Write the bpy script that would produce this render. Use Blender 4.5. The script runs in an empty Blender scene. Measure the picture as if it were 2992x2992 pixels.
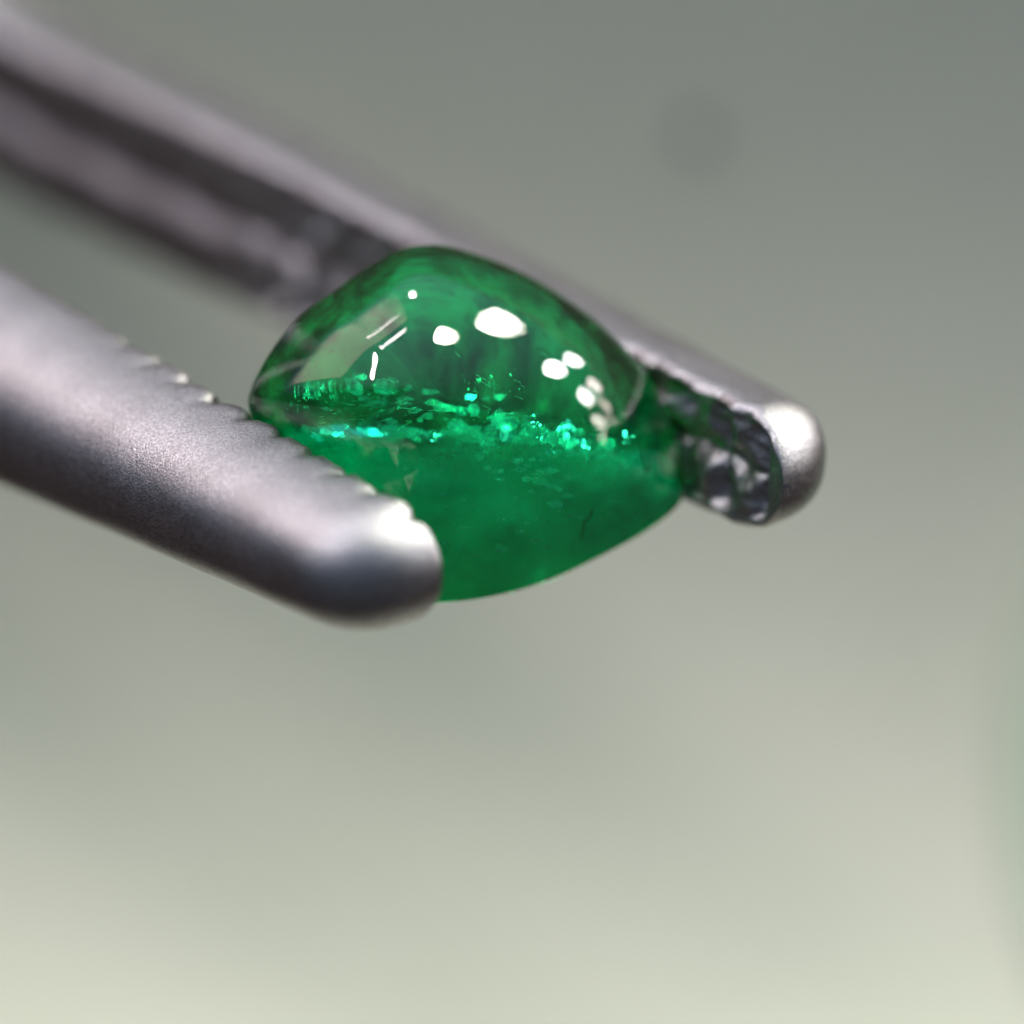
import bpy, math, random
from mathutils import Vector, Matrix, Quaternion, noise
from mathutils.bvhtree import BVHTree

# ------------------------------------------------------------------ frame (1 unit = 1 mm)
D = 100.0                      # lens to focus plane
S = 214.0                      # photo pixels per mm in the focus plane
PITCH = math.radians(60)       # the camera looks down by this much
H0 = 24.0                      # height of the focus point above the table
O = Vector((0, 0, H0))
RIGHT = Vector((1, 0, 0))
UP = Vector((0, math.sin(PITCH), math.cos(PITCH)))
BACK = Vector((0, -math.cos(PITCH), math.sin(PITCH)))

def cam3(x, y, z):             # camera-aligned mm -> world
    return O + RIGHT * x + UP * y + BACK * z
def vec3(x, y, z):
    return RIGHT * x + UP * y + BACK * z
def px(x, y, z=0.0):           # photo pixel at a depth -> camera-aligned mm
    k = (D - z) / D
    return Vector(((x - 1496) / S * k, -(y - 1496) / S * k, z))

sc = bpy.context.scene
cam_data = bpy.data.cameras.new('camera')
cam = bpy.data.objects.new('camera', cam_data)
sc.collection.objects.link(cam)
sc.camera = cam
M = Matrix((RIGHT, UP, BACK)).transposed().to_4x4()
M.translation = O + BACK * D
cam.matrix_world = M
cam_data.sensor_width = 36
cam_data.lens = 36 * D / (2992 / S)
cam_data.clip_start = 1
cam_data.clip_end = 20000
cam_data.dof.use_dof = True
cam_data.dof.focus_distance = D
APERTURE = 6.6                 # entrance pupil, mm
cam_data.dof.aperture_fstop = cam_data.lens * 1e-3 / APERTURE

# ------------------------------------------------------------------ world and exposure
world = bpy.data.worlds.new("World")
sc.world = world
world.use_nodes = True
wn = world.node_tree
wbg = wn.nodes['Background']
wtc = wn.nodes.new('ShaderNodeTexCoord')
wdot = wn.nodes.new('ShaderNodeVectorMath'); wdot.operation = 'DOT_PRODUCT'   # the room is darker behind the camera
wdot.inputs[1].default_value = (-0.10, 0.62, 0.78)
wramp = wn.nodes.new('ShaderNodeValToRGB')
wn.links.new(wtc.outputs['Generated'], wdot.inputs[0])
wn.links.new(wdot.outputs['Value'], wramp.inputs[0])
wramp.color_ramp.elements[0].position = 0.0
wramp.color_ramp.elements[0].color = (0.045, 0.055, 0.068, 1)
wramp.color_ramp.elements[1].position = 1.0
wramp.color_ramp.elements[1].color = (0.37, 0.48, 0.68, 1)
wn.links.new(wramp.outputs[0], wbg.inputs['Color'])
wbg.inputs['Strength'].default_value = 0.8

sc.view_settings.view_transform = 'Standard'
sc.view_settings.look = 'None'
sc.view_settings.exposure = 1.05
sc.view_settings.gamma = 1.0
cy = sc.cycles
cy.use_denoising = True
cy.max_bounces = 20
cy.diffuse_bounces = 5
cy.glossy_bounces = 8
cy.transmission_bounces = 16
cy.transparent_max_bounces = 24
cy.volume_bounces = 2
cy.sample_clamp_indirect = 30
cy.blur_glossy = 0.2
cy.caustics_reflective = True
cy.caustics_refractive = True

def disk_lamp(name, pos, target, dia, radiance, color=(1, 1, 1)):
    ld = bpy.data.lights.new(name, 'AREA')
    ld.shape = 'DISK'
    ld.size = dia
    area = math.pi * dia * dia / 4
    ld.energy = radiance * math.pi * area
    ld.color = color
    lo = bpy.data.objects.new(name, ld)
    sc.collection.objects.link(lo)
    lo.location = pos
    lo.rotation_euler = (target - pos).to_track_quat('-Z', 'Y').to_euler()
    return lo

# ------------------------------------------------------------------ helpers
def mesh_obj(name, verts, faces, mat, parent=None, smooth=True):
    me = bpy.data.meshes.new(name)
    me.from_pydata([tuple(v) for v in verts], [], faces)
    me.validate()
    if smooth:
        me.polygons.foreach_set('use_smooth', [True] * len(me.polygons))
    me.update()
    if mat: me.materials.append(mat)
    ob = bpy.data.objects.new(name, me)
    sc.collection.objects.link(ob)
    if parent:
        ob.parent = parent
        ob.matrix_parent_inverse = parent.matrix_world.inverted()
    return ob

def new_mat(name):
    m = bpy.data.materials.new(name)
    m.use_nodes = True
    nt = m.node_tree
    b = nt.nodes['Principled BSDF']
    return m, nt, b

def noise_node(nt, scale, detail=4, rough=0.5, coord='Object', stretch=None):
    tc = nt.nodes.new('ShaderNodeTexCoord')
    n = nt.nodes.new('ShaderNodeTexNoise')
    n.inputs['Scale'].default_value = scale
    n.inputs['Detail'].default_value = detail
    n.inputs['Roughness'].default_value = rough
    if stretch:
        mp = nt.nodes.new('ShaderNodeMapping')
        mp.inputs['Scale'].default_value = stretch
        nt.links.new(tc.outputs[coord], mp.inputs[0])
        nt.links.new(mp.outputs[0], n.inputs['Vector'])
    else:
        nt.links.new(tc.outputs[coord], n.inputs['Vector'])
    return n

def ramp(nt, src, stops):
    r = nt.nodes.new('ShaderNodeValToRGB')
    nt.links.new(src, r.inputs[0])
    els = r.color_ramp.elements
    while len(els) < len(stops): els.new(0.5)
    for e, (p, c) in zip(els, stops):
        e.position = p
        e.color = (*c, 1) if len(c) == 3 else c
    return r

# ------------------------------------------------------------------ materials
def mat_paper():
    m, nt, b = new_mat('paper')
    n = noise_node(nt, 0.12, 3)
    r = ramp(nt, n.outputs['Fac'], [(0.3, (0.505, 0.51, 0.39)), (0.7, (0.56, 0.56, 0.435))])
    nt.links.new(r.outputs[0], b.inputs['Base Color'])
    b.inputs['Roughness'].default_value = 0.9
    n2 = noise_node(nt, 6, 4)
    bp = nt.nodes.new('ShaderNodeBump'); bp.inputs['Strength'].default_value = 0.15; bp.inputs['Distance'].default_value = 0.05
    nt.links.new(n2.outputs['Fac'], bp.inputs['Height']); nt.links.new(bp.outputs[0], b.inputs['Normal'])
    return m

def mat_table():
    m, nt, b = new_mat('dark_table')
    n = noise_node(nt, 0.05, 5, stretch=(1, 8, 1))
    r = ramp(nt, n.outputs['Fac'], [(0.3, (0.03, 0.022, 0.02)), (0.7, (0.05, 0.036, 0.033))])
    nt.links.new(r.outputs[0], b.inputs['Base Color'])
    b.inputs['Roughness'].default_value = 0.95
    b.inputs['Specular IOR Level'].default_value = 0.1
    return m

def mat_steel():
    m, nt, b = new_mat('bead_blasted_steel')
    b.inputs['Metallic'].default_value = 1.0
    n0 = noise_node(nt, 1.2, 3)
    r0 = ramp(nt, n0.outputs['Fac'], [(0.3, (0.27, 0.259, 0.263)), (0.7, (0.33, 0.317, 0.322))])
    ng = noise_node(nt, 26, 2, 0.8)
    rg = ramp(nt, ng.outputs['Fac'], [(0.38, (0.72,) * 3), (0.52, (1.0,) * 3), (0.66, (1.3,) * 3)])
    mm = nt.nodes.new('ShaderNodeMix'); mm.data_type = 'RGBA'; mm.blend_type = 'MULTIPLY'; mm.inputs[0].default_value = 1.0
    nt.links.new(r0.outputs[0], mm.inputs[6]); nt.links.new(rg.outputs[0], mm.inputs[7])
    nt.links.new(mm.outputs[2], b.inputs['Base Color'])
    n1 = noise_node(nt, 38, 2, 0.75)
    n2 = noise_node(nt, 12, 2, 0.5)
    add = nt.nodes.new('ShaderNodeMath'); add.operation = 'MULTIPLY_ADD'
    nt.links.new(n2.outputs['Fac'], add.inputs[0]); add.inputs[1].default_value = 0.35
    nt.links.new(n1.outputs['Fac'], add.inputs[2])
    bp = nt.nodes.new('ShaderNodeBump'); bp.inputs['Strength'].default_value = 0.9; bp.inputs['Distance'].default_value = 0.012
    nt.links.new(add.outputs[0], bp.inputs['Height']); nt.links.new(bp.outputs[0], b.inputs['Normal'])
    rr = ramp(nt, n2.outputs['Fac'], [(0.3, (0.28,) * 3), (0.7, (0.42,) * 3)])
    nt.links.new(rr.outputs[0], b.inputs['Roughness'])
    return m

def mat_emerald():
    m, nt, b = new_mat('emerald')
    b.inputs['Base Color'].default_value = (0.04, 0.94, 0.54, 1)
    b.inputs['Transmission Weight'].default_value = 1.0
    b.inputs['IOR'].default_value = 1.58
    b.inputs['Specular IOR Level'].default_value = 0.28
    b.inputs['Roughness'].default_value = 0.0
    out = nt.nodes['Material Output']
    ab = nt.nodes.new('ShaderNodeVolumeAbsorption')
    ab.inputs['Color'].default_value = (0.0, 0.86, 0.60, 1)
    ab.inputs['Density'].default_value = 0.62
    nt.links.new(ab.outputs[0], out.inputs['Volume'])
    return m

STEEL = mat_steel()

# ------------------------------------------------------------------ setting: table, paper
tbl_m = mat_table()
table = mesh_obj('table', [(-900, -700, 0), (900, -700, 0), (900, 900, 0), (-900, 900, 0),
                           (-900, -700, -20), (900, -700, -20), (900, 900, -20), (-900, 900, -20)],
                 [(0, 1, 2, 3), (7, 6, 5, 4), (0, 4, 5, 1), (1, 5, 6, 2), (2, 6, 7, 3), (3, 7, 4, 0)], tbl_m, smooth=False)
table['kind'] = 'structure'
def sweep(y):                  # the sheet rises towards its far edge, curved to make it darker there
    a0, a1, sl = 3.5, 22.0, 1.65
    if y < a0: return 0.0
    k = min(1.0, (y - a0) / (a1 - a0))
    return sl * (a1 - a0) * k * k / 2 + (sl * (y - a1) if y > a1 else 0)
def paper_sheet():
    nx, ny = 60, 120
    x0, x1, y0, y1 = -12.5, 13.0, -15.5, 19.5
    V, F = [], []
    for layer, z in ((0, 0.12), (1, 0.0)):
        for j in range(ny + 1):
            for i in range(nx + 1):
                x = x0 + (x1 - x0) * i / nx; y = y0 + (y1 - y0) * j / ny
                w = 0.05 * noise.noise(Vector((x * .05, y * .05, 0)))
                V.append((x, y, 0.06 + z + w + sweep(y)))
    n = (nx + 1) * (ny + 1)
    for j in range(ny):
        for i in range(nx):
            a = j * (nx + 1) + i
            F.append((a, a + 1, a + nx + 2, a + nx + 1))
            F.append((n + a, n + a + nx + 1, n + a + nx + 2, n + a + 1))
    edge = [i for i in range(nx + 1)] + [j * (nx + 1) + nx for j in range(1, ny + 1)] + \
           [ny * (nx + 1) + i for i in range(nx - 1, -1, -1)] + [j * (nx + 1) for j in range(ny - 1, 0, -1)]
    for a, c in zip(edge, edge[1:] + edge[:1]):
        F.append((a, n + a, n + c, c))
    o = mesh_obj('paper_sheet', V, F, mat_paper())
    o['label'] = 'pale beige sheet of paper lying out of focus below the tweezers'
    o['category'] = 'paper'
    return o
paper_sheet()

# ------------------------------------------------------------------ emerald
def catmull(pts, n_per):
    out = []
    N = len(pts)
    for i in range(N):
        p0, p1, p2, p3 = pts[i - 1], pts[i], pts[(i + 1) % N], pts[(i + 2) % N]
        for k in range(n_per):
            t = k / n_per
            out.append(0.5 * ((2 * p1) + (p2 - p0) * t + (2 * p0 - 5 * p1 + 4 * p2 - p3) * t * t + (3 * p1 - p0 - 3 * p2 + p3) * t ** 3))
    return out
OUT = [(1235, 716), (1330, 725), (1480, 775), (1620, 850), (1755, 948), (1866, 1060), (1934, 1166), (1976, 1276),
       (1993, 1378), (1997, 1436), (1988, 1466), (1950, 1506), (1870, 1562), (1760, 1622), (1620, 1688), (1480, 1733), (1320, 1758), (1180, 1750),
       (1060, 1690), (940, 1580), (845, 1440), (770, 1300), (731, 1190), (738, 1130), (790, 1030), (870, 930),
       (960, 862), (1060, 790), (1150, 735)]
SA, SB, SCc = -1.30, -0.23, -0.12     # girdle plane z = SA + SB*(x-xc) + SC*(y-yc)
SXC, SYC = -0.78, 1.06
def girdle_z(x, y): return SA + SB * (x - SXC) + SCc * (y - SYC)
def on_girdle(pxx, pyy):
    z = SA
    for _ in range(6):
        p = px(pxx, pyy, z); z = girdle_z(p.x, p.y)
    return px(pxx, pyy, z)
SN = Vector((-SB, -SCc, 1)).normalized()
SH, SBASE = 2.0, 1.15
APEX = on_girdle(1130, 1190)
CEN = on_girdle(1370, 1280)

def build_emerald():
    outl = catmull([on_girdle(*p) for p in OUT], 8)
    # even resample
    L = [0]
    for a, b in zip(outl, outl[1:] + outl[:1]): L.append(L[-1] + (b - a).length)
    N = 240; rs = []
    j = 0
    for i in range(N):
        t = L[-1] * i / N
        while L[j + 1] < t: j += 1
        f = (t - L[j]) / (L[j + 1] - L[j])
        rs.append(outl[j].lerp(outl[(j + 1) % len(outl)], f))
    V, F = [], []
    R1 = 60
    V.append(APEX + SN * SH)
    for r in range(1, R1 + 1):
        s = math.sin(r / R1 * math.pi / 2) if True else r / R1
        for p in rs:
            dv = p - APEX
            kd = max(0.0, min(1.0, (-dv.y / dv.length + 0.25) / 0.8)); kd = kd * kd * (3 - 2 * kd)
            h = SH * ((1 - kd) * (1 - s ** 2.12) ** 0.88 + kd * (1 - s ** 1.75) ** 0.95)
            q = APEX.lerp(p, s) + SN * h
            V.append(q)
    R2 = 24
    for r in range(1, R2):
        a = r / R2 * math.pi / 2
        s = math.cos(a) ** 0.45; h = -SBASE * math.sin(a) ** 0.9
        for p in rs:
            V.append(CEN.lerp(p, s) + SN * h)
    V.append(CEN - SN * SBASE)
    tot = R1 + R2 - 1
    for i in range(N): F.append((0, 1 + i, 1 + (i + 1) % N))
    for r in range(tot - 1):
        for i in range(N):
            a = 1 + r * N; b = a + N; k = (i + 1) % N
            F.append((a + i, b + i, b + k, a + k))
    last = len(V) - 1; a = 1 + (tot - 1) * N
    for i in range(N): F.append((a + i, last, a + (i + 1) % N))
    return V, F
EV, EF = build_emerald()
EF = [f[::-1] for f in EF]

em_root_pos = cam3(CEN.x, CEN.y, CEN.z)
em = mesh_obj('emerald', [cam3(*v) - em_root_pos for v in EV], EF, mat_emerald())
em.location = em_root_pos
em['label'] = 'green sugarloaf cabochon emerald held between the tips of the steel tweezers'
em['category'] = 'gemstone'
bpy.context.view_layer.update()


def mat_glow_sheet():  # added sheet, imitates light glowing through the lower half
    m, nt, b = new_mat('glow_sheet')
    n = noise_node(nt, 1.3, 7, 0.66, stretch=(1.0, 1.6, 1.0))
    r = ramp(nt, n.outputs['Fac'], [(0.30, (0.0, 0.62, 0.38)), (0.48, (0.0, 0.80, 0.52)), (0.70, (0.02, 0.98, 0.70))])
    df = nt.nodes.new('ShaderNodeBsdfDiffuse'); tl = nt.nodes.new('ShaderNodeBsdfTranslucent'); mx = nt.nodes.new('ShaderNodeMixShader')
    nt.links.new(r.outputs[0], df.inputs[0]); nt.links.new(r.outputs[0], tl.inputs[0])
    mx.inputs[0].default_value = 0.3
    nt.links.new(df.outputs[0], mx.inputs[1]); nt.links.new(tl.outputs[0], mx.inputs[2])
    at = nt.nodes.new('ShaderNodeAttribute'); at.attribute_name = 'glow_density'
    n3 = noise_node(nt, 2.6, 9, 0.72)
    ad = nt.nodes.new('ShaderNodeMath'); ad.operation = 'ADD'
    nt.links.new(at.outputs['Fac'], ad.inputs[0]); nt.links.new(n3.outputs['Fac'], ad.inputs[1])
    mr = nt.nodes.new('ShaderNodeMapRange'); mr.inputs['From Min'].default_value = 0.45; mr.inputs['From Max'].default_value = 1.15
    mr.inputs['To Max'].default_value = 0.96
    nt.links.new(ad.outputs[0], mr.inputs['Value'])
    tr = nt.nodes.new('ShaderNodeBsdfTransparent'); m2 = nt.nodes.new('ShaderNodeMixShader')
    nt.links.new(mr.outputs[0], m2.inputs[0]); nt.links.new(tr.outputs[0], m2.inputs[1]); nt.links.new(mx.outputs[0], m2.inputs[2])
    nt.links.new(m2.outputs[0], nt.nodes['Material Output'].inputs[0])
    nt.nodes.remove(b)
    return m
def depth_range(x, y):
    f = BVH.ray_cast(Vector((x, y, 20)), Vector((0, 0, -1)))
    b = BVH.ray_cast(Vector((x, y, -20)), Vector((0, 0, 1)))
    if f[0] is None or b[0] is None: return None
    return f[0].z, b[0].z
def build_glow_sheet():
    def lim(x): return 1.2 + 0.07 * math.sin(x * 2.3 + .5) + 0.04 * math.sin(x * 6.1) - 0.12 * max(0, x - 0.2)
    st = 0.045
    pts = {}
    for i in range(-90, 90):
        for j in range(-60, 60):
            x, y = i * st, j * st
            top = lim(x)
            if y > top: continue
            dr = depth_range(x, y)
            if not dr or dr[0] - dr[1] < 0.22: continue
            k = smooth01((y - (top - 1.2)) / 1.0)
            f = 0.09 - 0.04 * k
            z = dr[0] + (dr[1] - dr[0]) * f + 0.10 * noise.noise(Vector((x * 1.7, y * 1.7, 2))) * min(1, (dr[0] - dr[1]))
            pts[(i, j)] = (x, y, z, smooth01((top - y) / 1.1) * smooth01((dr[0] - dr[1] - 0.22) / 0.3))
    V, F, idx = [], [], {}
    n = len(pts)
    for side in (0, 1):
        for k, p in pts.items():
            if side == 0: idx[k] = len(V)
            V.append(cam3(p[0], p[1], p[2] - side * 0.03) - em_root_pos)
    for (i, j), a in idx.items():
        q = [idx.get((i, j)), idx.get((i + 1, j)), idx.get((i + 1, j + 1)), idx.get((i, j + 1))]
        if None in q: continue
        F.append(tuple(q)); F.append(tuple(n + v for v in q[::-1]))
    ob = mesh_obj('glow_sheet', V, F, mat_glow_sheet())
    at = ob.data.attributes.new('glow_density', 'FLOAT', 'POINT')
    vals = [p[3] for p in pts.values()]
    at.data.foreach_set('value', vals + vals)
    return ob
def smooth01(x):
    x = max(0.0, min(1.0, x)); return x * x * (3 - 2 * x)
BVH = BVHTree.FromPolygons([Vector(v) for v in EV], EF)
glow_ob = build_glow_sheet()
glow_ob.parent = em

TRI = []
for f in EF:
    TRI.append((f[0], f[1], f[2]))
    if len(f) == 4: TRI.append((f[0], f[2], f[3]))
VN = [Vector((0, 0, 0)) for _ in EV]
for t in TRI:
    nn = (EV[t[1]] - EV[t[0]]).cross(EV[t[2]] - EV[t[0]])
    for v in t: VN[v] += nn
VN = [v.normalized() for v in VN]
bvh = BVHTree.FromPolygons([Vector(v) for v in EV], TRI)
def reflect_dir(pxx, pyy):
    cp = Vector((0, 0, D))
    dr = (px(pxx, pyy, 0) - cp).normalized()
    loc, _, idx, dist = bvh.ray_cast(cp, dr)
    a, b, c = TRI[idx]
    A, B, C = EV[a], EV[b], EV[c]
    n = (B - A).cross(C - A); q = n.dot(n)
    w1 = (C - B).cross(loc - B).dot(n) / q; w2 = (A - C).cross(loc - C).dot(n) / q
    nor = (VN[a] * w1 + VN[b] * w2 + VN[c] * (1 - w1 - w2)).normalized()
    if nor.dot(dr) > 0: nor = -nor
    return loc, nor, dr - 2 * dr.dot(nor) * nor

# inclusions: little fracture flakes that catch the lamps, needles, a dark crack, added glow haze
rnd = random.Random(7)
IOR = 1.58
def refract(d, n, eta):        # d towards the surface, n against d
    c = -d.dot(n); k = 1 - eta * eta * (1 - c * c)
    return (d * eta + n * (eta * c - math.sqrt(max(0, k)))).normalized()
KEYS = [(1447, 942), (1290, 980), (1620, 1080), (1097, 1050), (1163, 980)]
def inside(pxx, pyy, depth):
    """point at a depth below the dome seen at this photo pixel, surface normal, inner view ray"""
    loc, nor, r = reflect_dir(pxx, pyy)
    dr = (loc - Vector((0, 0, D))).normalized()
    t = refract(dr, nor, 1 / IOR)
    return loc + t * depth, nor, t
def flake_geo(V, F, c, n, size, elong, rolldir):
    a = n.cross(rolldir).normalized(); b = n.cross(a).normalized()
    k = rnd.randint(4, 7); base = len(V); th = 0.006
    ph = rnd.random() * 6.28
    ring = []
    for i in range(k):
        an = ph + 6.283 * (i + rnd.uniform(-.3, .3)) / k; rr = size * rnd.uniform(.55, 1.1)
        ring.append(a * math.cos(an) * rr * elong + b * math.sin(an) * rr)
    for sd in (1, -1):
        for p in ring: V.append(cam3(*(c + p + n * th * sd)) - em_root_pos)
    F.append(tuple(range(base, base + k))); F.append(tuple(range(base + 2 * k - 1, base + k - 1, -1)))
    for i in range(k): F.append((base + i, base + k + i, base + k + (i + 1) % k, base + (i + 1) % k))
def flake_mat(name, col, rough, cover):
    m, nt, b = new_mat(name)
    g = nt.nodes.new('ShaderNodeBsdfGlossy'); g.inputs['Color'].default_value = (*col, 1); g.inputs['Roughness'].default_value = rough
    tr = nt.nodes.new('ShaderNodeBsdfTransparent'); mx = nt.nodes.new('ShaderNodeMixShader')
    nn = noise_node(nt, 9, 7, 0.8, stretch=(1.0, 1.0, 3.0))
    mr = nt.nodes.new('ShaderNodeMapRange'); mr.inputs['From Min'].default_value = 0.40; mr.inputs['From Max'].default_value = 0.68
    mr.inputs['To Max'].default_value = cover
    nt.links.new(nn.outputs['Fac'], mr.inputs['Value']); nt.links.new(mr.outputs[0], mx.inputs[0])
    nt.links.new(tr.outputs[0], mx.inputs[1]); nt.links.new(g.outputs[0], mx.inputs[2])
    nt.links.new(mx.outputs[0], nt.nodes['Material Output'].inputs[0]); nt.nodes.remove(b)
    return m
FM_BRIGHT = flake_mat('fracture_flake_bright', (0.9, 1.0, 1.0), 0.14, 1.0)
FM_CYAN = flake_mat('fracture_flake_cyan', (0.35, 0.95, 1.0), 0.20, 0.95)
FM_GREEN = flake_mat('fracture_flake_green', (0.28, 1.0, 0.62), 0.42, 0.60)
FM_HAZE = flake_mat('glow_haze', (0.25, 1.0, 0.70), 0.42, 0.45)
def lamp_dir_in(nor, key):
    r = reflect_dir(*KEYS[key])[2]
    return refract(-r, nor, 1 / IOR)     # light travelling down into the stone
def cluster(V, F, cx, cy, sx, sy, n, smin, smax, d0, d1, aim, elong=1.0, tilt=0.0):
    for _ in range(n):
        x, y = rnd.gauss(0, .5) * sx, rnd.gauss(0, .5) * sy
        y += x * tilt
        try: c, nor, t = inside(cx + x, cy + y, rnd.uniform(d0, d1))
        except TypeError: continue
        if rnd.random() < aim:
            l = lamp_dir_in(nor, rnd.choice([0, 0, 1, 2, 3]))
            nn = (-t - l).normalized()
            nn = (nn + Vector((rnd.gauss(0, 1), rnd.gauss(0, 1), rnd.gauss(0, 1))) * 0.035).normalized()
        else:
            nn = Vector((rnd.gauss(0, 1), rnd.gauss(0, 1), rnd.gauss(0, 1) + .8)).normalized()
        flake_geo(V, F, c, nn, rnd.uniform(smin, smax) * rnd.random() ** .5, elong, Vector((0.1, 1, 0.2)))
def stuff_part(name, V, F, mat):
    o = mesh_obj(name, V, F, mat, smooth=False); o.parent = em; o['kind'] = 'stuff'; return o
V, F = [], []
for q in ((1478, 1272, .11), (1655, 1257, .12), (1705, 1295, .09), (1603, 1328, .04), (1270, 1275, .045), (1586, 1277, .03), (1020, 1262, .05), (1120, 1270, .045), (930, 1265, .04), (1750, 1340, .045), (1560, 1240, .04), (1830, 1275, .035)):
    for _ in range(6):
        cluster(V, F, q[0], q[1], 22, 20, 3, q[2] * .45, q[2] * .95, 0.12, 0.3, 1.0)
stuff_part('bright_fracture_flakes', V, F, FM_BRIGHT)
V, F = [], []
cluster(V, F, 1375, 1167, 26, 10, 4, .07, .11, 0.2, 0.35, 1.0, 1.6)
cluster(V, F, 1030, 1262, 100, 16, 40, .04, .10, 0.08, 0.22, 0.9, 2.2)
cluster(V, F, 1490, 1290, 40, 30, 12, .02, .04, 0.12, 0.3, 0.9)
cluster(V, F, 1700, 1310, 50, 30, 10, .02, .04, 0.12, 0.3, 0.9)
stuff_part('cyan_fracture_flakes', V, F, FM_CYAN)
V, F = [], []
cluster(V, F, 1060, 1272, 210, 18, 130, .012, .05, 0.12, 0.4, 0.7, 2.5)
cluster(V, F, 1000, 1150, 130, 50, 70, .01, .03, 0.3, 0.9, 0.5, 1.5)
cluster(V, F, 880, 1170, 60, 60, 30, .01, .04, 0.3, 0.7, 0.5)
cluster(V, F, 1420, 1130, 60, 40, 50, .01, .035, 0.5, 1.0, 0.6)
cluster(V, F, 1480, 1235, 90, 50, 70, .006, .026, 0.12, 0.45, 0.6)
cluster(V, F, 1640, 1300, 190, 75, 90, .006, .024, 0.1, 0.4, 0.6, 1.6, 0.35)
cluster(V, F, 1770, 1330, 60, 40, 40, .01, .045, 0.2, 0.7, 0.6)
cluster(V, F, 1870, 1290, 40, 40, 20, .01, .03, 0.2, 0.5, 0.6)
cluster(V, F, 1350, 1250, 480, 90, 110, .004, .014, 0.2, 1.2, 0.5, 1.8, 0.1)
cluster(V, F, 1200, 1225, 300, 50, 50, .01, .03, 0.3, 0.9, 0.6, 2.2, 0.1)
cluster(V, F, 1500, 1450, 330, 150, 60, .005, .02, 0.1, 0.6, 0.5)
cluster(V, F, 1500, 1030, 300, 130, 50, .004, .014, 0.2, 1.2, 0.5)
cluster(V, F, 1380, 1650, 120, 30, 25, .01, .04, 0.1, 0.3, 0.5, 2.5)
stuff_part('green_fracture_flakes', V, F, FM_GREEN)
V, F = [], []
cluster(V, F, 1040, 1270, 180, 22, 40, .08, .16, 0.12, 0.35, 1.0, 2.2)
cluster(V, F, 1620, 1300, 190, 60, 80, .06, .18, 0.12, 0.35, 1.0, 1.4, 0.35)
cluster(V, F, 1430, 1270, 200, 35, 45, .06, .16, 0.12, 0.35, 1.0, 1.5)
cluster(V, F, 1560, 1400, 260, 90, 60, .03, .10, 0.04, 0.12, 1.0, 2.2, 0.5)
cluster(V, F, 1500, 1560, 300, 90, 30, .02, .07, 0.03, 0.08, 1.0, 2.0, 0.2)
cluster(V, F, 1250, 1180, 330, 50, 40, .03, .09, 0.3, 0.9, 1.0, 2.6, 0.1)
cluster(V, F, 1800, 1480, 50, 50, 10, .05, .12, 0.1, 0.2, 1.0, 1.5, -1.0)
stuff_part('glow_haze', V, F, FM_HAZE)  # soft flakes added to give a hazy green glow
# growth needles
V, F = [], []
def tube(V, F, a, b, r0, r1, k=5):
    d = (b - a).normalized(); u = d.cross(Vector((.3, .5, .8))).normalized(); w = d.cross(u)
    base = len(V)
    for p, r in ((a, r0), (b, r1)):
        for i in range(k):
            an = 6.283 * i / k
            V.append(cam3(*(p + (u * math.cos(an) + w * math.sin(an)) * r)) - em_root_pos)
    for i in range(k):
        F.append((base + i, base + (i + 1) % k, base + k + (i + 1) % k, base + k + i))
    F.append(tuple(range(base, base + k))[::-1]); F.append(tuple(range(base + k, base + 2 * k)))
for cx, cy, sx, sy, n, ang, ln in ((1100, 1200, 160, 70, 16, -.15, .2), (1650, 1290, 120, 60, 30, .9, .16), (1450, 1080, 260, 120, 10, .5, .16),
                                   (1000, 1230, 120, 40, 10, .05, .12), (1400, 1660, 140, 30, 14, .25, .3), (1790, 1340, 50, 40, 14, -.6, .15)):
    for _ in range(n):
        try: c, nor, t = inside(cx + rnd.gauss(0, .5) * sx, cy + rnd.gauss(0, .5) * sy, rnd.uniform(.2, .9))
        except TypeError: continue
        an = ang + rnd.gauss(0, .35); l = ln * rnd.uniform(.3, 1)
        dv = Vector((math.cos(an), -math.sin(an), rnd.gauss(0, .3))).normalized() * l * .5
        if depth_range(c.x - dv.x * 1.6, c.y - dv.y * 1.6) and depth_range(c.x + dv.x * 1.6, c.y + dv.y * 1.6):
            tube(V, F, c - dv, c + dv, 0.0015, 0.0035)
mn, nt, b = new_mat('growth_needle')
b.inputs['Base Color'].default_value = (0.25, 0.75, 0.5, 1); b.inputs['Roughness'].default_value = 0.3
stuff_part('growth_needles', V, F, mn)
# dark hairline crack near the right lower face
V, F = [], []
path = [(1731, 1490), (1724, 1512), (1706, 1525), (1706, 1545), (1700, 1560), (1697, 1575)]
P3 = [inside(a, b2, 0.05)[0] for a, b2 in path]
for a, b2 in zip(P3, P3[1:]): tube(V, F, a, b2, 0.011, 0.008)
mc, nt, b = new_mat('crack_dark'); b.inputs['Base Color'].default_value = (0.01, 0.02, 0.012, 1)
o = mesh_obj('hairline_crack', V, F, mc); o.parent = em


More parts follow.
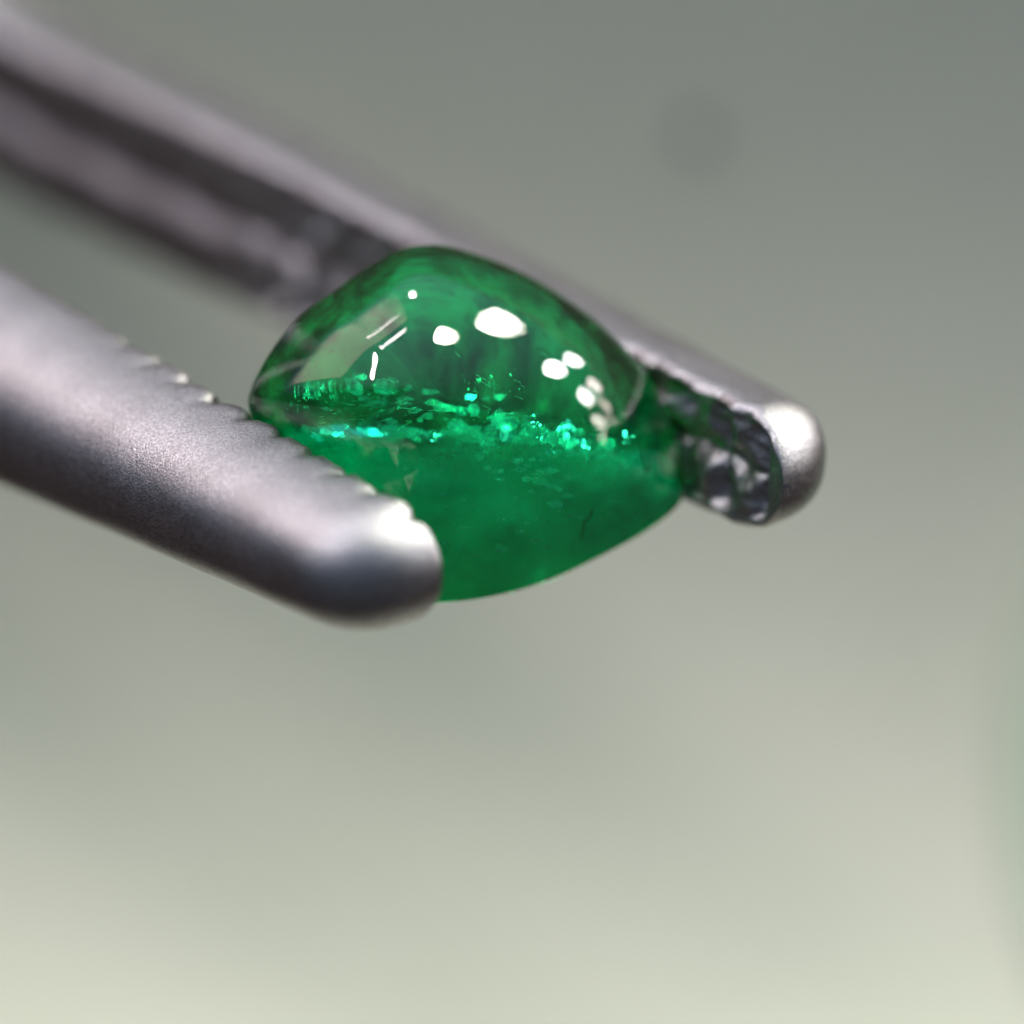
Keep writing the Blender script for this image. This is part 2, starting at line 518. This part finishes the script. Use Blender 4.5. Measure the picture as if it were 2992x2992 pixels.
# dark sheet added behind the upper half, stands for dark surroundings seen through
mj, nt, b = new_mat('shade_sheet')
nj = noise_node(nt, 2.2, 8, 0.7)
rj = ramp(nt, nj.outputs['Fac'], [(0.40, (0.01, 0.05, 0.03)), (0.54, (0.0, 0.42, 0.24)), (0.72, (0.0, 0.85, 0.55))])
nt.links.new(rj.outputs[0], b.inputs['Base Color']); b.inputs['Roughness'].default_value = 0.6
rk = ramp(nt, nj.outputs['Fac'], [(0.3, (0.75,) * 3), (0.7, (0.45,) * 3)])
nt.links.new(rk.outputs[0], b.inputs['Alpha'])
V, F, idx = [], [], {}
for i in range(-60, 60):
    for j in range(-40, 60):
        x, y = i * .07, j * .07
        dr = depth_range(x, y)
        if not dr or dr[0] - dr[1] < 0.3 or y < 0.75: continue
        idx[(i, j)] = len(V)
        z = dr[1] + (dr[0] - dr[1]) * (0.16 + 0.08 * noise.noise(Vector((x * 1.2, y * 1.2, 9))))
        V.append(cam3(x, y, z) - em_root_pos)
n = len(V)
V += [v - vec3(0, 0, 0.03) for v in V]
for (i, j), a in idx.items():
    q = [idx.get((i, j)), idx.get((i + 1, j)), idx.get((i + 1, j + 1)), idx.get((i, j + 1))]
    if None not in q: F.append(tuple(q)); F.append(tuple(n + v for v in q[::-1]))
o = mesh_obj('shade_sheet', V, F, mj); o.parent = em

# ------------------------------------------------------------------ tweezers
TH = math.radians(45)
lx, ly = -0.894, 0.447
d_ = Vector((lx * math.cos(TH), ly * math.cos(TH), -math.sin(TH)))
nperp = Vector((0.447, 0.894, 0))
g_ = (nperp * 3.64 + Vector((lx, ly, 0)) * -3.93 + Vector((0, 0, -3.93)))
g_ = (g_ - d_ * g_.dot(d_)).normalized()
e_ = g_.cross(d_).normalized()
gmin = min(v.dot(g_) for v in EV); gmax = max(v.dot(g_) for v in EV)
print('AXES', d_, g_, e_, gmin, gmax)

def smooth01(x):
    x = max(0.0, min(1.0, x)); return x * x * (3 - 2 * x)

def arm(name, tip, sgn, w0, w1, t0, t1, parent, seed, phase, dirv=None, tipr=0.9, tl=12, P=0.78, tf=8.0, BT=0.06, GD=0.17, rim=2.0):
    """tip: camera-aligned point in the middle of the inner face at the tip; sgn +1: inner face looks along +g (front arm)."""
    dd = dirv or d_
    gg = (g_ - dd * g_.dot(dd)).normalized()
    ee = gg.cross(dd).normalized()
    inn = gg * sgn
    V = []; F = []
    ts = []
    t = 0.0
    while t < 24: 
        ts.append(t); t += 0.006 if t < 0.06 else (0.02 if t < 0.3 else 0.035)
    while t < 110: ts.append(t); t += 1.0
    NI, NOut = 44, 46
    # bend the axis to run level with the table outside the frame
    dw = vec3(*dd); iw = vec3(*inn); ew = vec3(*ee)
    p = cam3(*tip); prev = 0
    axis = []
    level = (Vector((dw.x, dw.y, 0)).normalized() + Vector((0, 0, 0.2))).normalized()
    bend0 = 16.5
    for t in ts:
        k = smooth01((t - bend0) / 8.0)
        cur = dw.lerp(level, k).normalized()
        # arms close towards the hinge
        p = p + cur * (t - prev); prev = t
        axis.append((p.copy(), cur))
    for ti, t in enumerate(ts):
        pos, cur = axis[ti]
        r = tipr
        q = min(1.0, t / r)
        rnd = math.sqrt(max(0.0, 1 - (1 - q) ** 2))
        rnd_t = math.sqrt(max(0.0, 1 - (1 - min(1, t / (r * 1.3))) ** 2.2))
        W = (w0 + (w1 - w0) * min(1.05, t / tl)) * (0.04 + 0.96 * rnd)
        T = (t0 + (t1 - t0) * min(1.05, t / tl)) * (0.05 + 0.95 * rnd_t)
        fade = smooth01((t - 0.22) / 0.3) * (1 - smooth01((t - tf) / 3))
        lfade = smooth01((t - 0.22) / 0.3) * (1 - smooth01((t - 20) / 3))
        # inner face with a knurl of small pyramids, rounded rim
        for i in range(NI):
            v = -1 + 2 * i / (NI - 1)
            x = v * W / 2
            x *= 1 - BT / (W / 2) * (1 - min(1, abs(((t + phase) / P + 0.5) % 1 - 0.5) * 3.0)) * smooth01((t - 0.22) / 0.3) * (1 - smooth01((t - tf) / 3)) * smooth01((abs(v) - .6) / .4)
            a = abs(((t + phase + 0.07 * noise.noise(Vector((t * .9 + seed, v * 1.5, 1)))) / P + 0.5) % 1 - 0.5) * 2        # 0 at groove centre? 0..1
            wv = v + 0.03 * math.sin(t * 3)
            ht = min(1, max(0, a * 1.25 - 0.0)); hv = min(1, abs(wv) * 2.4) * (1 - 0.45 * max(0, (abs(wv) - 0.66) / 0.34))
            h = min(ht, hv)
            cell = (math.floor((t + phase) / P), math.floor(wv))
            hr = 0.72 + 0.5 * noise.noise(Vector((cell[0] * 1.7 + seed, cell[1] * 2.3, 5)))
            h = min(h ** 0.9, 0.62 + 0.5 * hr) 
            nz = noise.noise(Vector((t * 2.3 + seed, x * 2.3, seed))) * 0.13 + noise.noise(Vector((t * 8 + seed, x * 8, seed))) * 0.03
            depth = GD * (0.8 + 0.5 * noise.noise(Vector((t * 0.8 + seed, 2, 2)))) * (1 - h) * (1 - smooth01((abs(v) - rim + 0.1) / 0.16)) * fade + 0.20 * max(0, 1 - hv * 1.6) * (lfade - fade)
            edge = 0.10 * max(0, (abs(v) - 0.86) / 0.14) ** 2
            V.append(pos + ew * x - iw * (depth + edge + nz * fade))
            if i == 0: d_lo = depth + edge + nz * fade
            if i == NI - 1: d_hi = depth + edge + nz * fade
        for i in range(1, NOut):
            a = math.pi * i / NOut
            ca, sa = math.cos(a), math.sin(a)
            ex = 0.86
            x = W / 2 * (abs(ca) ** ex) * (1 if ca > 0 else -1)
            y = T * (sa ** 0.80)
            # notches of the cross grooves bite into the side walls
            ga = abs(((t + phase) / P + 0.5) % 1 - 0.5) * 2
            notch = 0.26 * (1 - min(1, ga * 1.25)) * fade * max(0.0, 1 - y / (0.30)) 
            jit = noise.noise(Vector((t * 1.3 + seed, a * 1.5, 7))) * 0.02
            bite = BT * (1 - min(1, ga * 1.5)) * fade * math.exp(-y / 0.28) * abs(ca) ** 2 * (0.8 + 0.6 * noise.noise(Vector((t * .9, seed, 3))))
            x -= bite * (1 if ca > 0 else -1)
            dE = d_hi if ca > 0 else d_lo
            wE = math.exp(-y / 0.35) if y < 1.2 else 0
            V.append(pos + ew * x - iw * (y + dE * wE + 0.10 * (1 - wE) + jit * fade * (1 - wE)))
    M_ = NI + NOut - 1
    for r in range(len(ts) - 1):
        for i in range(M_):
            k = (i + 1) % M_
            f = (r * M_ + i, r * M_ + k, (r + 1) * M_ + k, (r + 1) * M_ + i)
            F.append(f if sgn > 0 else f[::-1])
    F.append(tuple(range(M_))[::-1] if sgn > 0 else tuple(range(M_)))
    e0 = (len(ts) - 1) * M_
    F.append(tuple(range(e0, e0 + M_)) if sgn > 0 else tuple(range(e0, e0 + M_))[::-1])
    o = mesh_obj(name, V, F, STEEL, parent)
    return o, axis[-1]

tw = bpy.data.objects.new('tweezers', None)
sc.collection.objects.link(tw)
tw.empty_display_size = 5
tw['label'] = 'matte steel gem tweezers with knurled jaws gripping the green stone'
tw['category'] = 'tweezers'
bpy.context.view_layer.update()

def solve_z(pxx, pyy, target):
    z = 0.0
    for _ in range(30):
        p = px(pxx, pyy, z)
        z += (p.dot(g_) - target) / 0.6
    return px(pxx, pyy, z)
ftip = solve_z(1292, 1688, gmin + 0.04)
rtip = solve_z(2288, 1425, gmax - 0.04)
print('TIPS', ftip, rtip)
arm('arm', ftip, 1, 1.75, 2.8, 1.5, 2.05, tw, 3.0, 0.2, tl=10, P=0.70, tf=5.5, GD=0.24)
arm('arm', rtip, -1, 1.75, 2.5, 1.3, 2.1, tw, 11.0, 0.35, tl=13, P=0.84, tf=10.5, BT=0.0, GD=0.29, rim=0.84)

# ------------------------------------------------------------------ lamps of the room, found from their reflections in the stone
bpy.context.view_layer.update()
LAMPS = [  # photo pixel of the reflection, size of the reflection in pixels, radiance, colour
    (1447, 942, 108, 72, 28.0, (1.0, 0.98, 0.84)),
    (1290, 980, 58, 54, 24.0, (1.0, 0.97, 0.82)),
    (1205, 862, 20, 16, 28.4, (1.0, 0.93, 0.92)),
    (1620, 1080, 54, 48, 34.6, (1.0, 1.0, 0.98)),
    (1675, 1055, 34, 32, 31.3, (1.0, 1.0, 0.98)),
    (1710, 1158, 27, 42, 31.3, (1.0, 0.98, 0.96)),
    (1735, 1125, 21, 37, 14.2, (1.0, 0.86, 0.82)),
    (1750, 1230, 21, 33, 14.2, (1.0, 0.90, 0.82)),
    (1765, 1180, 17, 30, 9.4, (1.0, 0.78, 0.74)),
    (1785, 1228, 15, 25, 6.3, (1.0, 0.75, 0.72)),
    (1140, 940, 7, 11, 28.4, (1.0, 0.93, 0.96)),
    (1163, 980, 9, 16, 34.6, (1.0, 0.95, 0.96)),
    (1097, 1050, 14, 46, 28.4, (1.0, 0.93, 0.95)),
    (1088, 1096, 14, 34, 25.2, (1.0, 0.9, 0.9)),
]
LD = 900.0
def room_lamp(lxp, lyp, w, h, rad, col):
    loc, nor, r = reflect_dir(lxp, lyp)
    rw = vec3(*r)
    tgt = cam3(*loc); pos = tgt + rw * LD
    q = (tgt - pos).to_track_quat('-Z', 'Y')
    ax, ay = q @ Vector((1, 0, 0)), q @ Vector((0, 1, 0))
    # how the lamp plane maps onto the reflection (the lamp is an ellipse on that plane)
    dx = max(5.0, w * .45); dy = max(5.0, h * .45)
    def uv(a, b):
        l2, n2, r2 = reflect_dir(a, b)
        v = vec3(*r2); v = v * (LD / v.dot(rw)) - rw * LD
        return v.dot(ax), v.dot(ay)
    u1, u0 = uv(lxp + dx, lyp), uv(lxp - dx, lyp)
    v1, v0 = uv(lxp, lyp + dy), uv(lxp, lyp - dy)
    A = ((u1[0] - u0[0]) / (2 * dx) * w / 2, (u1[1] - u0[1]) / (2 * dx) * w / 2)
    B = ((v1[0] - v0[0]) / (2 * dy) * h / 2, (v1[1] - v0[1]) / (2 * dy) * h / 2)
    p_, q_, r_ = A[0] ** 2 + B[0] ** 2, A[0] * A[1] + B[0] * B[1], A[1] ** 2 + B[1] ** 2
    tr, df = (p_ + r_) / 2, math.hypot((p_ - r_) / 2, q_)
    s1, s2 = math.sqrt(tr + df), math.sqrt(max(1e-6, tr - df))
    ang = 0.5 * math.atan2(2 * q_, p_ - r_)
    s2 = max(s2, 3.0); s1 = max(min(s1, 14 * s2), 10.0)
    ld = bpy.data.lights.new('ceiling_lamp', 'AREA')
    ld.shape = 'ELLIPSE'; ld.size = 2 * s1; ld.size_y = 2 * s2
    ld.energy = rad * math.pi * math.pi * s1 * s2
    ld.color = col
    lo = bpy.data.objects.new('ceiling_lamp', ld)
    sc.collection.objects.link(lo)
    lo.location = pos
    lo.rotation_mode = 'QUATERNION'
    lo.rotation_quaternion = q @ Quaternion((0, 0, 1), ang)
    print('LAMP', lxp, lyp, [round(c, 2) for c in rw], round(s1), round(s2))
for args in LAMPS: room_lamp(*args)

def rect_lamp(name, pos, target, sx, sy, radiance, color, roll=0.0):
    ld = bpy.data.lights.new(name, 'AREA')
    ld.shape = 'RECTANGLE'; ld.size = sx; ld.size_y = sy
    ld.energy = radiance * math.pi * sx * sy
    ld.color = color
    lo = bpy.data.objects.new(name, ld)
    sc.collection.objects.link(lo)
    lo.location = pos
    q = (target - pos).to_track_quat('-Z', 'Y')
    lo.rotation_mode = 'QUATERNION'
    lo.rotation_quaternion = q @ Quaternion((0, 0, 1), roll)
    return lo
for q in ((800, 1150), (850, 1000), (950, 900), (1000, 1000), (1060, 1000), (1060, 1150), (1100, 900),(1500,1600),(1800,1500)):
    loc, nor, r = reflect_dir(*q)
    print('WIN', q, [round(c, 2) for c in nor], [round(c, 2) for c in vec3(*r)])
rect_lamp('window_light', O + Vector((-0.66, 0.70, 0.28)).normalized() * 700, O, 520, 360, 0.95, (1.0, 0.68, 0.57))

# ------------------------------------------------------------------ small things on the paper
def on_paper(pxx, pyy):
    cp = Vector((0, 0, D)); dr = (px(pxx, pyy, 0) - cp).normalized()
    o_ = cam3(*cp); dw = vec3(*dr); t = 90.0
    while t < 200:
        p = o_ + dw * t
        if p.z <= sweep(p.y) + 0.19: return p
        t += 0.02
    return p
sp = on_paper(2035, 385)
V, F = [], []
for ring in range(5):
    a = ring / 4 * math.pi / 2
    for i in range(14):
        an = 6.283 * i / 14; rr = 0.21 * math.cos(a) * (1 + .15 * math.sin(an * 3)) + 0.002
        V.append((math.cos(an) * rr, math.sin(an) * rr, 0.16 * math.sin(a) - 0.03))
for r in range(4):
    for i in range(14):
        F.append((r * 14 + i, r * 14 + (i + 1) % 14, (r + 1) * 14 + (i + 1) % 14, (r + 1) * 14 + i))
F.append(tuple(range(56, 70))); F.append(tuple(range(14))[::-1])
ms, nt, b = new_mat('dark_grit'); b.inputs['Base Color'].default_value = (0.02, 0.018, 0.02, 1); b.inputs['Roughness'].default_value = 0.7
o = mesh_obj('dark_speck', V, F, ms); o.location = sp
o['label'] = 'small dark speck lying out of focus on the paper near the upper right'
o['category'] = 'speck'
gp = on_paper(3075, 2250)
V, F = [], []
NX, NY = 40, 40
for side in (0, 1):
    for j in range(NY + 1):
        for i in range(NX + 1):
            u, v = i / NX * 2 - 1, j / NY * 2 - 1
            rr = max(abs(u), abs(v)) ** 3
            uu = u * math.sqrt(1 - v * v / 3); vv = v * math.sqrt(1 - u * u / 3)
            hgt = (1 - max(abs(u), abs(v)) ** 4) * (0.5 + 0.5 * noise.noise(Vector((u * 2, v * 2, 4))) + 0.25 * noise.noise(Vector((u * 7, v * 7, 4))))
            V.append((uu * 5.5 + 4.9, vv * 5.0 - 0.2, (max(0, hgt) + 0.25) * (1 - side) - 0.05 + sweep(gp.y + vv * 5) - sweep(gp.y)))
n = (NX + 1) * (NY + 1)
for j in range(NY):
    for i in range(NX):
        a = j * (NX + 1) + i
        F.append((a, a + 1, a + NX + 2, a + NX + 1)); F.append((n + a, n + a + NX + 1, n + a + NX + 2, n + a + 1))
edge = [i for i in range(NX + 1)] + [j * (NX + 1) + NX for j in range(1, NY + 1)] + [NY * (NX + 1) + i for i in range(NX - 1, -1, -1)] + [j * (NX + 1) for j in range(NY - 1, 0, -1)]
for a, c in zip(edge, edge[1:] + edge[:1]): F.append((a, n + a, n + c, c))
mg, nt, b = new_mat('green_cloth')
ng = noise_node(nt, 1.5, 5)
rg = ramp(nt, ng.outputs['Fac'], [(0.3, (0.40, 0.49, 0.33)), (0.7, (0.47, 0.55, 0.39))])
nt.links.new(rg.outputs[0], b.inputs['Base Color']); b.inputs['Roughness'].default_value = 0.95
o = mesh_obj('green_cloth', V, F, mg); o.location = gp
o['label'] = 'blurred dark green crumpled cloth at the right edge of the paper'
o['category'] = 'cloth'
